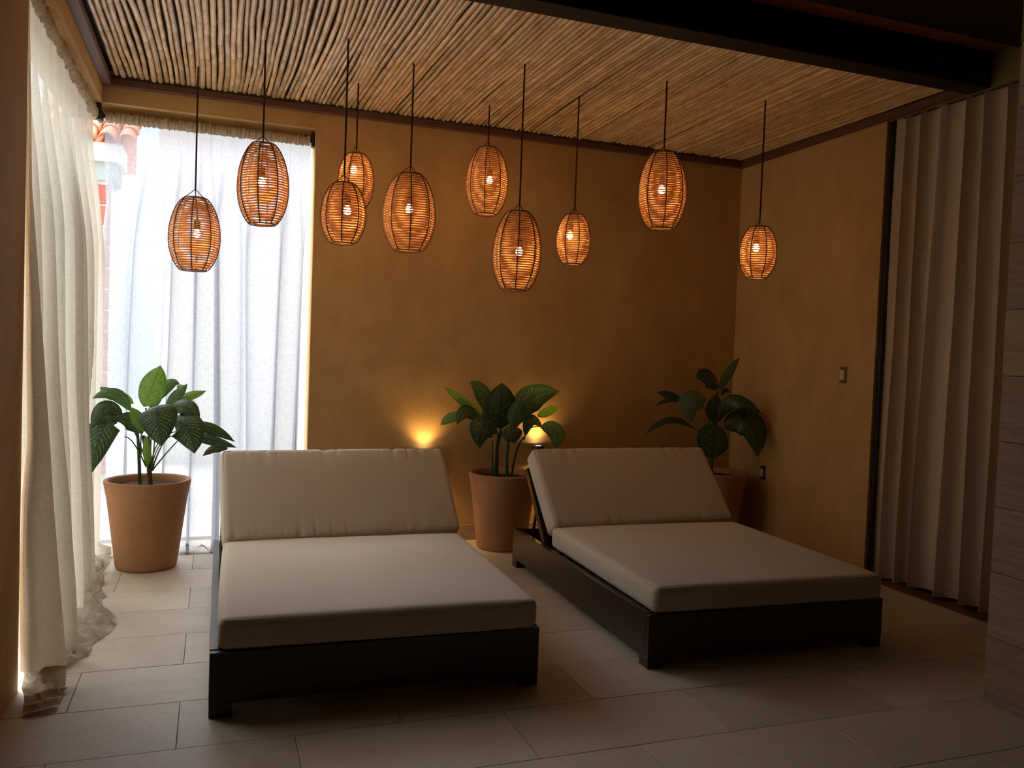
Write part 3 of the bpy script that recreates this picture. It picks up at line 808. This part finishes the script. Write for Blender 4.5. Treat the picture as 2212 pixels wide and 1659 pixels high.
# ------------------------------------------------------------------ pots and plants
PH = 0.585
def make_pot(x, y, label):
    e = empty('terracotta_pot', (x, y, 0), label, 'plant pot', 'tall terracotta pots')
    b = MB()
    K_ = 0.93
    b.lathe([(r_ * K_, z_) for r_, z_ in [(0.02, 0.0), (0.192, 0.0), (0.203, 0.010), (0.206, 0.022), (0.2235, 0.15), (0.245, 0.31), (0.266, 0.46), (0.285, PH - 0.03), (0.289, PH - 0.012), (0.286, PH - 0.003), (0.278, PH),
             (0.263, PH - 0.002), (0.257, PH - 0.012), (0.250, PH - 0.06), (0.24, PH - 0.12)]], 56)
    b.build('body', M['terracotta'], e, smooth=True, angle=60)
    b = MB(); v = []; n_ = 40; rings = 12
    vs = [(0, 0, PH - 0.045)]; fs = []
    for i in range(1, rings + 1):
        for j in range(n_):
            a = 2 * PI * j / n_; r = 0.234 * i / rings
            vs.append((r * math.cos(a), r * math.sin(a), PH - 0.047 + 0.012 * noise.noise(Vector((x + 22 * r * math.cos(a), 22 * r * math.sin(a), 2))) + 0.006 * (1 - i / rings)))
    for j in range(n_): fs.append((0, 1 + j, 1 + (j + 1) % n_))
    for i in range(rings - 1):
        for j in range(n_):
            a = 1 + i * n_ + j; b_ = 1 + i * n_ + (j + 1) % n_; fs.append((a, a + n_, b_ + n_, b_))
    mesh_obj('soil', vs, fs, M['soil'], e, smooth=True)
    return e
make_pot(-0.385, 5.96, 'tall terracotta pot in front of the bright rear window curtain')
make_pot(2.14, 6.03, 'tall terracotta pot standing between the two daybeds')
make_pot(3.98, 5.93, 'terracotta pot in the dark corner behind the right daybed')
def bez(a, b, c, t): return a * (1 - t) ** 2 + b * (2 * t * (1 - t)) + c * t * t
def leaf(parent, B, Mid, T, W_, kind, org, rnd):
    B, Mid, T = Vector(B) - org, Vector(Mid) - org, Vector(T) - org
    ctrl = Mid * 2 - (B + T) * 0.5
    nl, nw = 18, 8; v = []; uv = []; f = []
    face = Vector((-0.1, -0.8, 0.45)).normalized()      # leaves turn to the open side of the room and up to the light
    for i in range(nl + 1):
        t = i / nl; p = bez(B, ctrl, T, t); tg = (bez(B, ctrl, T, min(1, t + 0.02)) - bez(B, ctrl, T, max(0, t - 0.02))).normalized()
        side = tg.cross(face).normalized(); nn = side.cross(tg)
        wdt = 0.60 * W_ * (math.sin(PI * min(1, t ** 0.90)) ** 0.66) * (1 - 0.08 * t)
        if t > 0.88: wdt *= 1 - (t - 0.88) * 3.5
        if i in (0, nl): wdt = 0.0015
        for j in range(nw + 1):
            s = (j / nw) * 2 - 1
            wave = 0.05 * W_ * math.sin(t * 9 + rnd * 5 + s) * abs(s) ** 2
            q = p + side * (s * wdt) + nn * (-abs(s) ** 1.3 * wdt * 0.28 + 0.10 * wdt * abs(s) ** 0.6 + wave * (wdt / (0.5 * W_)) * 0.6 + 0.0012 * math.sin(t * 60 - abs(s) * 9))
            v.append(q); uv.append((j / nw, t))
    for i in range(nl):
        for j in range(nw):
            a = i * (nw + 1) + j; f.append((a, a + 1, a + nw + 2, a + nw + 1))
    return mesh_obj('leaf', v, f, LEAF[kind], parent, smooth=True, uvs=uv)
def plant(x, y, leaves, stems, label):
    org = Vector((x, y, PH - 0.05))
    e = empty('dumb_cane_plant', org, label, 'plant', 'broad leaved potted plants')
    rn = random.Random(int(x * 100) + 5)
    for (a, m_, b, r) in stems:
        a, m_, b = Vector(a) - org, Vector(m_) - org, Vector(b) - org
        if a.z < 0.1: a.z = -0.02
        c = m_ * 2 - (a + b) * 0.5
        pts = [bez(a, c, b, i / 10) for i in range(11)]
        thick = r > 0.012
        rad = [max(0.0036, r * ((1.3 + 0.08 * (i % 2)) if thick else 1.25) * (1 - 0.3 * i / 10)) for i in range(11)]
        tb = MB(); tb.tube(pts, rad, 10); tb.build('stalk' if thick else 'leaf_stalk', M['trunk'] if thick else M['petiole'], e, smooth=True)
    for (a, m_, b, w_, k) in leaves: leaf(e, a, m_, b, w_, k, org, rn.random())
    return e
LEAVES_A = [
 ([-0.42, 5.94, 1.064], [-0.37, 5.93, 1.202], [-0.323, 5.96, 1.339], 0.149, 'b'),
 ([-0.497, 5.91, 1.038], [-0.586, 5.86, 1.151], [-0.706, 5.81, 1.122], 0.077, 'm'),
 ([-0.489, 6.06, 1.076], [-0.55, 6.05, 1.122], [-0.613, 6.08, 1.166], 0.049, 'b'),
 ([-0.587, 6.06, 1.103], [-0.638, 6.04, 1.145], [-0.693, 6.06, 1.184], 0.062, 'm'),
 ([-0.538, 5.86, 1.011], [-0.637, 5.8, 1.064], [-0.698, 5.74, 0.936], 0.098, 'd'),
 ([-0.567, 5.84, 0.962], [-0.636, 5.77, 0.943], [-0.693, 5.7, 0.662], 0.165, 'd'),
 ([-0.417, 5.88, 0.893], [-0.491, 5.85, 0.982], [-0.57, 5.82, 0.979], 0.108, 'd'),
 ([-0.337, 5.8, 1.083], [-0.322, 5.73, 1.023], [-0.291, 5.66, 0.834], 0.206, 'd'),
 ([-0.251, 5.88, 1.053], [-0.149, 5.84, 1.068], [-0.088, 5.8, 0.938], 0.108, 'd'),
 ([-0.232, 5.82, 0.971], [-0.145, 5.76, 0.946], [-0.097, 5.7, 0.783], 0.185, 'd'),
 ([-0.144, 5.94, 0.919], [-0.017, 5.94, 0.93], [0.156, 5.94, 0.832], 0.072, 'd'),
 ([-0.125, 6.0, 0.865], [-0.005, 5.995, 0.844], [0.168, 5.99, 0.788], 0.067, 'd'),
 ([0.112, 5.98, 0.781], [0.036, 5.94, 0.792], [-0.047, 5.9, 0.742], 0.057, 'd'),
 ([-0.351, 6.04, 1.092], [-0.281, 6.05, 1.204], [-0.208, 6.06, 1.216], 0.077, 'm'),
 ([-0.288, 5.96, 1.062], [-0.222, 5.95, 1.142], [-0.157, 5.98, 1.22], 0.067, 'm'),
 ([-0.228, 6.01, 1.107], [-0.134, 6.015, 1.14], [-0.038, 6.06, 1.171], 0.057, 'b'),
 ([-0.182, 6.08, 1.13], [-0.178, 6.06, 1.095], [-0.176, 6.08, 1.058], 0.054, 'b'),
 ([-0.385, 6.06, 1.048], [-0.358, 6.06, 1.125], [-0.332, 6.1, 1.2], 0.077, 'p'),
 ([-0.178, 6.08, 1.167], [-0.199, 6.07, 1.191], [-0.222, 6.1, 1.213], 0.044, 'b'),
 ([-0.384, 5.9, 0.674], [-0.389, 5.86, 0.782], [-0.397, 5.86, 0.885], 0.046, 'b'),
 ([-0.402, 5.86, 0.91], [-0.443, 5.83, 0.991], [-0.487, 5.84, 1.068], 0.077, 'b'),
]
STEMS_A = [
 ([-0.438, 6.02, 0.579], [-0.455, 6.015, 0.842], [-0.474, 6.01, 0.895], 0.0098),
 ([-0.367, 5.93, 0.545], [-0.383, 5.92, 0.698], [-0.419, 5.91, 0.879], 0.0129),
 ([-0.364, 5.93, 0.644], [-0.37, 5.915, 0.75], [-0.403, 5.9, 1.06], 0.0067),
 ([-0.367, 5.91, 0.637], [-0.347, 5.87, 0.807], [-0.333, 5.83, 1.056], 0.0041),
 ([-0.355, 5.93, 0.644], [-0.321, 5.89, 0.768], [-0.233, 5.85, 0.953], 0.0044),
 ([-0.351, 5.94, 0.653], [-0.267, 5.935, 0.767], [-0.144, 5.93, 0.914], 0.0039),
 ([-0.396, 5.91, 0.673], [-0.468, 5.885, 0.826], [-0.522, 5.86, 0.874], 0.0039),
 ([-0.398, 5.93, 0.67], [-0.448, 5.92, 0.853], [-0.543, 5.91, 1.006], 0.0036),
 ([-0.384, 5.93, 0.696], [-0.45, 5.93, 0.954], [-0.499, 5.93, 1.036], 0.0036),
 ([-0.373, 5.98, 0.689], [-0.386, 5.97, 0.899], [-0.283, 5.96, 1.062], 0.0031),
 ([-0.368, 5.98, 0.663], [-0.308, 5.97, 0.847], [-0.144, 5.96, 0.911], 0.0033),
 ([-0.364, 5.99, 0.662], [-0.285, 5.99, 0.845], [-0.12, 5.99, 0.861], 0.0031),
 ([-0.433, 6.01, 0.738], [-0.429, 6.025, 0.946], [-0.375, 6.04, 1.071], 0.0036),
 ([-0.368, 5.9, 0.7], [-0.361, 5.855, 0.962], [-0.337, 5.81, 1.077], 0.0036),
]
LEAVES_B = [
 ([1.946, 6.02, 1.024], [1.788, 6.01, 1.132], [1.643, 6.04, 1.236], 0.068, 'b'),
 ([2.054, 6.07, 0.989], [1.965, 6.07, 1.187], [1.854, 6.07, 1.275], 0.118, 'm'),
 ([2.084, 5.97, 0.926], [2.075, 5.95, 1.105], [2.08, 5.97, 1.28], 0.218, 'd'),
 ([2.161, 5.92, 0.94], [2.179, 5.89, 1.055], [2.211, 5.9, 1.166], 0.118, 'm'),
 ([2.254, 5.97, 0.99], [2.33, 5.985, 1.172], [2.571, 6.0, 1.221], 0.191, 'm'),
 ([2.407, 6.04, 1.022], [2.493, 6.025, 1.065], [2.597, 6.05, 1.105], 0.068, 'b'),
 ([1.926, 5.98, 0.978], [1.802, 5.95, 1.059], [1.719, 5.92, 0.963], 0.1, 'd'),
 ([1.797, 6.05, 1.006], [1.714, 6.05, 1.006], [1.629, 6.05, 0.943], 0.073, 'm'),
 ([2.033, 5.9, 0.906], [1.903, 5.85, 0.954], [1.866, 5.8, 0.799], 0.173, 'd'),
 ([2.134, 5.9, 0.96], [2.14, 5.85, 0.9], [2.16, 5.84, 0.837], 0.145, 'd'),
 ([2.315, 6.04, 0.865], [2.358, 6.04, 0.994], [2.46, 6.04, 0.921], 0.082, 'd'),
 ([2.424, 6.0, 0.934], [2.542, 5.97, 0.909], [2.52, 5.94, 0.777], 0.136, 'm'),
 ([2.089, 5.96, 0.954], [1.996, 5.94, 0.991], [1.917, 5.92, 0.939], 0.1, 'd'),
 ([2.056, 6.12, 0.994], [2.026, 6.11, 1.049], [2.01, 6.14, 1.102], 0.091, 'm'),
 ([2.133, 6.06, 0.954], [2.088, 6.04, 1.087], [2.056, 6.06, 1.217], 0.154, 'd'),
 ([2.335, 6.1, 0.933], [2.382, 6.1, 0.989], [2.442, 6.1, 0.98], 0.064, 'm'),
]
STEMS_B = [
 ([2.088, 6.04, 0.573], [2.076, 6.03, 0.684], [2.08, 6.02, 0.867], 0.0154),
 ([2.048, 6.02, 0.577], [2.036, 6.01, 0.687], [2.032, 6.0, 0.833], 0.0064),
 ([2.163, 5.99, 0.552], [2.144, 5.98, 0.69], [2.15, 5.97, 0.836], 0.0109),
 ([2.196, 6.0, 0.55], [2.23, 6.01, 0.74], [2.297, 6.02, 0.858], 0.0073),
 ([2.147, 5.97, 0.791], [2.162, 5.97, 0.872], [2.197, 5.97, 0.972], 0.0064),
 ([2.082, 6.02, 0.812], [2.102, 6.02, 0.921], [2.079, 6.02, 1.012], 0.01),
 ([2.298, 6.02, 0.84], [2.33, 6.01, 0.923], [2.424, 6.0, 0.943], 0.0041),
 ([2.085, 6.02, 0.867], [2.025, 6.02, 0.939], [1.947, 6.02, 0.992], 0.0064),
 ([2.153, 5.99, 0.816], [2.202, 5.98, 0.926], [2.264, 5.97, 0.99], 0.0064),
]
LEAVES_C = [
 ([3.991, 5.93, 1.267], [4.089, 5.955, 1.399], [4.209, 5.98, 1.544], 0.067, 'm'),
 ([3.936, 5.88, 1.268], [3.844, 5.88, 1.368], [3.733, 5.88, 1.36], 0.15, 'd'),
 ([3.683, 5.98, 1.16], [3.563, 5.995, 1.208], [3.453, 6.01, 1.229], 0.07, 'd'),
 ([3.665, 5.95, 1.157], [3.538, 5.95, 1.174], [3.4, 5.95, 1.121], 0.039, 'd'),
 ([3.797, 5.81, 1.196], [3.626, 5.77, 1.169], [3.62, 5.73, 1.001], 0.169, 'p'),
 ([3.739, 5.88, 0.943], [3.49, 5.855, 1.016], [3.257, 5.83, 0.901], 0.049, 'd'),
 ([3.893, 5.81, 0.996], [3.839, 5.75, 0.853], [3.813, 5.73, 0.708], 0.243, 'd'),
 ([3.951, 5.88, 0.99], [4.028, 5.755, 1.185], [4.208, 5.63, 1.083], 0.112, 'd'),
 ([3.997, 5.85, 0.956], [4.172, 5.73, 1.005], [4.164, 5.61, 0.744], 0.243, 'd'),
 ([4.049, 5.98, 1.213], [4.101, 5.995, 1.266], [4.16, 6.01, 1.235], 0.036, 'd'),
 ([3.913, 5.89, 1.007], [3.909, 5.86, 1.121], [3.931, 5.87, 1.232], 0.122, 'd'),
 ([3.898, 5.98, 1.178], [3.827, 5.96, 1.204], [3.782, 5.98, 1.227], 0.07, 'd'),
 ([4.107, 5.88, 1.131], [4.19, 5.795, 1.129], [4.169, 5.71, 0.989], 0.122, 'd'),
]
STEMS_C = [
 ([3.956, 5.93, 0.591], [3.938, 5.92, 0.705], [3.93, 5.91, 0.931], 0.014),
 ([3.949, 5.93, 0.835], [3.949, 5.93, 1.023], [3.97, 5.93, 1.257], 0.0103),
 ([3.936, 5.93, 0.873], [3.827, 5.915, 0.912], [3.74, 5.9, 0.95], 0.0042),
 ([3.944, 5.93, 0.929], [4.002, 5.93, 1.061], [4.054, 5.93, 1.118], 0.0047),
 ([3.919, 5.93, 0.985], [3.831, 5.94, 1.133], [3.665, 5.95, 1.162], 0.0042),
]

plant(-0.385, 5.96, LEAVES_A, STEMS_A, 'lush variegated plant in the pot by the bright window, lighter green leaves on top')
plant(2.14, 6.03, LEAVES_B, STEMS_B, 'dark variegated plant in the pot between the two daybeds')
plant(3.98, 5.93, LEAVES_C, STEMS_C, 'sparse shadowed plant in the corner behind the right daybed')

# ------------------------------------------------------------------ pendant lanterns
def prof(t):
    a = 0.527 if t < 0.45 else 0.6125
    return math.sqrt(max(0.05, 1 - ((t - 0.45) / a) ** 2))
def lantern(px, py, ztop, zbot, W_, zapex, zbulb, boff, label, group, seed, tilt=(0, 0), turn=0.0, dbl=False):
    """origin at the ceiling; W_ widest diameter"""
    H_ = ztop - zbot; rnd = random.Random(seed); RW = W_ / 2
    zt = ZC + 0.055
    e = empty('woven_pendant_lamp', (px, py, zt), label, 'pendant lamp', group)
    org = Vector((px, py, zt))
    def P(x_, y_, z_):
        # tilt about the apex
        q = Vector((x_, y_, z_ - zapex))
        q = Matrix.Rotation(tilt[0], 3, 'X') @ (Matrix.Rotation(tilt[1], 3, 'Y') @ q)
        return Vector((q.x, q.y, q.z + zapex - zt))
    t = MB(); t.tube([(0, 0, 0.03), (0, 0, zapex - zt)], 0.0055, 8); t.build('cord', M['cord'], e, smooth=True)
    sh = bpy.data.objects.new('shade', None)   # replaced below by the woven mesh
    bpy.data.objects.remove(sh)
    nr = 8; rows = int(H_ / 0.0148); seg = 48
    # one long rope wound round the ribs
    pts = []; rad = []
    for i in range(rows * seg + 1):
        a = 2 * PI * i / seg; row = i / seg; t_ = min(1, row / rows)
        jit = 0.0034 * noise.noise(Vector((math.cos(a) * 2.2, math.sin(a) * 2.2, row * 1.7 + seed)))
        z = zbot + H_ * (0.012 + 0.976 * t_) + jit
        r = RW * prof(t_)
        # between the ribs the rope runs nearly straight
        la = ((a + turn) % (2 * PI / nr)) - PI / nr
        r *= 0.35 + 0.65 * math.cos(PI / nr) / math.cos(la)
        rib_near = max(0, 1 - abs(abs(la) - PI / nr) / 0.10)
        r += 0.0035 * rib_near + 0.0016 * noise.noise(Vector((a * 3, row * 2.3, seed)))
        pts.append(P(r * math.cos(a), r * math.sin(a), z)); rad.append(0.0046 + 0.0018 * rib_near + 0.0010 * noise.noise(Vector((a * 4, row, seed + 2))))
    t = MB(); t.tube(pts, rad, 5); rope = t.build('woven_shade', M['rope'], e, smooth=True, angle=80)
    for k in range(nr):
        a = 2 * PI * (k + 0.5) / nr + PI / nr - turn
        pts = [P((RW * prof(q / 20) + 0.006) * math.cos(a), (RW * prof(q / 20) + 0.006) * math.sin(a), zbot + H_ * q / 20) for q in range(21)]
        t = MB(); t.tube(pts, 0.0036, 6); t.build('rib', M['rib'], rope, smooth=True)
    for nm, z_, rr_ in (('top_ring', ztop, prof(1)), ('bottom_ring', zbot, prof(0))):
        t = MB(); t.tube([P(RW * rr_ * math.cos(2*PI*q/32), RW * rr_ * math.sin(2*PI*q/32), z_) for q in range(32)], 0.0042, 6, closed=True)
        t.build(nm, M['rib'], rope, smooth=True)
    t = MB()
    ah = turn + 0.3
    for s in (0, PI):
        c_, s_ = math.cos(ah + s), math.sin(ah + s); r_ = RW * prof(1) * 0.97
        t.tube([P(0, 0, zapex), P(r_ * c_, r_ * s_, ztop)], 0.0026, 6)
    t.build('wire_hanger', M['cord'], e, smooth=True)
    bx_, by_ = boff, 0.0
    t = MB(); t.tube([P(0, 0, zapex - 0.002), P(bx_ * 0.4, 0, ztop - 0.05), P(bx_, by_, zbulb + 0.085)], 0.0035, 6)
    t.build('inner_cord', M['cord'], e, smooth=True)
    q = P(bx_, by_, zbulb)
    t = MB(); t.lathe([(0.006, q.z + 0.088), (0.018, q.z + 0.084), (0.021, q.z + 0.06), (0.021, q.z + 0.026), (0.014, q.z + 0.022)], 14, q.x, q.y, True, True); t.build('socket', M['black'], e, smooth=True)
    t = MB(); t.lathe([(0.010, q.z + 0.022), (0.014, q.z + 0.012), (0.019, q.z + 0.002), (0.0215, q.z - 0.010), (0.019, q.z - 0.021), (0.011, q.z - 0.029), (0.002, q.z - 0.031)], 14, q.x, q.y, True, True); t.build('bulb', M['bulb'], e, smooth=True)
    L = bpy.data.lights.new('bulb_light', 'POINT'); L.energy = LANT * (0.8 if W_ < 0.26 else 1.0); L.color = (1.0, 0.60, 0.27); L.shadow_soft_size = 0.03
    lo = bpy.data.objects.new('bulb_light', L); C.objects.link(lo); lo.parent = e; lo.location = (q.x, q.y, q.z - 0.055)
    return e
LANT = 1.9
GL, GS = 'large woven pendant lamps', 'small woven pendant lamps'
lantern(-0.129, 5.80, 2.433, 1.967, 0.306, 2.491, 2.212, 0.015, 'large pendant lamp hanging lowest before the window curtain, leftmost of all', GL, 1, turn=0.1)
lantern(0.250, 5.135, 2.677, 2.209, 0.284, 2.724, 2.461, -0.008, 'large pendant lamp hanging high before the window curtain, second from left', GL, 2, tilt=(0.0, -0.02), turn=0.25)
lantern(0.690, 4.871, 2.447, 2.102, 0.245, 2.498, 2.299, 0.022, 'small pendant lamp in front of the overlapping pair right of the window', GS, 3, turn=0.2)
lantern(0.876, 5.656, 2.802, 2.440, 0.242, 2.861, 2.702, -0.014, 'small pendant lamp partly hidden at the back of the overlapping pair', GS, 4, turn=0.5)
lantern(1.130, 5.120, 2.592, 2.119, 0.314, 2.646, 2.383, 0.0, 'widest pendant lamp, next right of the overlapping pair, lit bulb at its middle', GL, 5, turn=0.15)
lantern(1.831, 5.750, 2.976, 2.501, 0.290, 3.023, 2.753, 0.020, 'large pendant lamp on a short cord right above the middle potted plant', GL, 6, turn=0.4)
lantern(1.750, 4.817, 2.373, 1.893, 0.284, 2.425, 2.137, 0.015, 'large pendant lamp hanging lowest over the gap between the daybeds', GL, 7, tilt=(0.0, 0.025), turn=0.3)
lantern(2.308, 5.246, 2.469, 2.131, 0.235, 2.520, 2.331, -0.028, 'small pendant lamp hanging just right of the lowest central lamp', GS, 8, turn=0.1)
lantern(2.681, 4.718, 2.820, 2.339, 0.296, 2.862, 2.591, -0.004, 'large pendant lamp hanging high over the right daybed near the rear corner', GL, 9, turn=0.35)
lantern(3.472, 4.772, 2.424, 2.077, 0.249, 2.473, 2.287, -0.016, 'small pendant lamp hanging alone in front of the right wall, rightmost of all', GS, 10, tilt=(0, 0.02), turn=0.2)

# ------------------------------------------------------------------ wall lights and plates
def sconce(x, lit, label, zc=0.69):
    e = empty('wall_light', (x, YB, zc), label, 'wall light', 'black cylinder wall lights')
    b = MB(); b.lathe([(0.030, -0.078), (0.045, -0.078), (0.047, -0.074), (0.047, 0.074), (0.045, 0.078), (0.040, 0.078), (0.036, 0.070), (0.030, 0.070)], 28, 0, -0.070, False, False)
    b.lathe([(0.001, -0.06), (0.036, -0.06), (0.036, -0.070), (0.030, -0.078)], 28, 0, -0.070)
    b.build('housing', M['black'], e, smooth=True, angle=40)
    b = MB(); b.box(-0.02, 0.02, -0.030, 0.0, -0.03, 0.03); b.build('wall_bracket', M['black'], e, bevel=0.003)
    for s in (1, -1):
        b = MB(); b.lathe([(0.001, s * 0.0725), (0.034, s * 0.0715)], 24, 0, -0.070); b.build('lens', M['lens'] if lit else M['white_plastic'], e)
        if lit:
            L = bpy.data.lights.new('beam_light', 'SPOT'); L.energy = SCON; L.color = (1.0, 0.60, 0.22); L.spot_size = math.radians(130); L.spot_blend = 0.9; L.shadow_soft_size = 0.02
            lo = bpy.data.objects.new('beam_light', L); C.objects.link(lo); lo.parent = e; lo.location = (0, -0.070, s * 0.082)
            lo.rotation_euler = (PI if s > 0 else 0, 0, 0)
SCON = 7.5
sconce(1.570, True, 'lit up and down wall light whose glow rises behind the left daybed', 0.65)
sconce(2.505, True, 'lit black wall light behind the middle potted plant')
sconce(3.410, False, 'unlit black wall light just behind the right daybed back cushion', 0.672)
def plate(y, z, label, rockers, frame_mat, w_=0.076, h_=0.122):
    e = empty('switch_plate' if rockers == 2 else 'power_outlet', (XR, y, z), label, 'light switch' if rockers == 2 else 'power outlet')
    b = MB(); d = 0.012
    b.add([(0, -w_/2, -h_/2), (0, w_/2, -h_/2), (0, w_/2, h_/2), (0, -w_/2, h_/2), (-d, -w_/2+0.013, -h_/2+0.02), (-d, w_/2-0.013, -h_/2+0.02), (-d, w_/2-0.013, h_/2-0.02), (-d, -w_/2+0.013, h_/2-0.02)],
          [(4,5,6,7),(0,1,5,4),(1,2,6,5),(2,3,7,6),(3,0,4,7)]); b.build('cover', frame_mat, e)
    hh = (h_ - 0.05) / rockers
    for k in range(rockers):
        z0 = -h_/2 + 0.025 + k * hh
        b = MB(); b.box(-d - 0.004, -d + 0.001, -w_/2 + 0.017, w_/2 - 0.017, z0 + 0.001, z0 + hh - 0.001); b.build('rocker' if rockers == 2 else 'socket_face', M['white_plastic'], e, bevel=0.001, seg=1)
plate(4.929, 1.437, 'metal framed light switch with two ivory rockers on the right wall', 2, mat_simple('brushed_bronze', s2l((150, 130, 105)), 0.35, 0.5, 0.7))
plate(5.818, 0.581, 'small power outlet with a black cover low on the right wall', 1, M['black'], 0.07, 0.115)
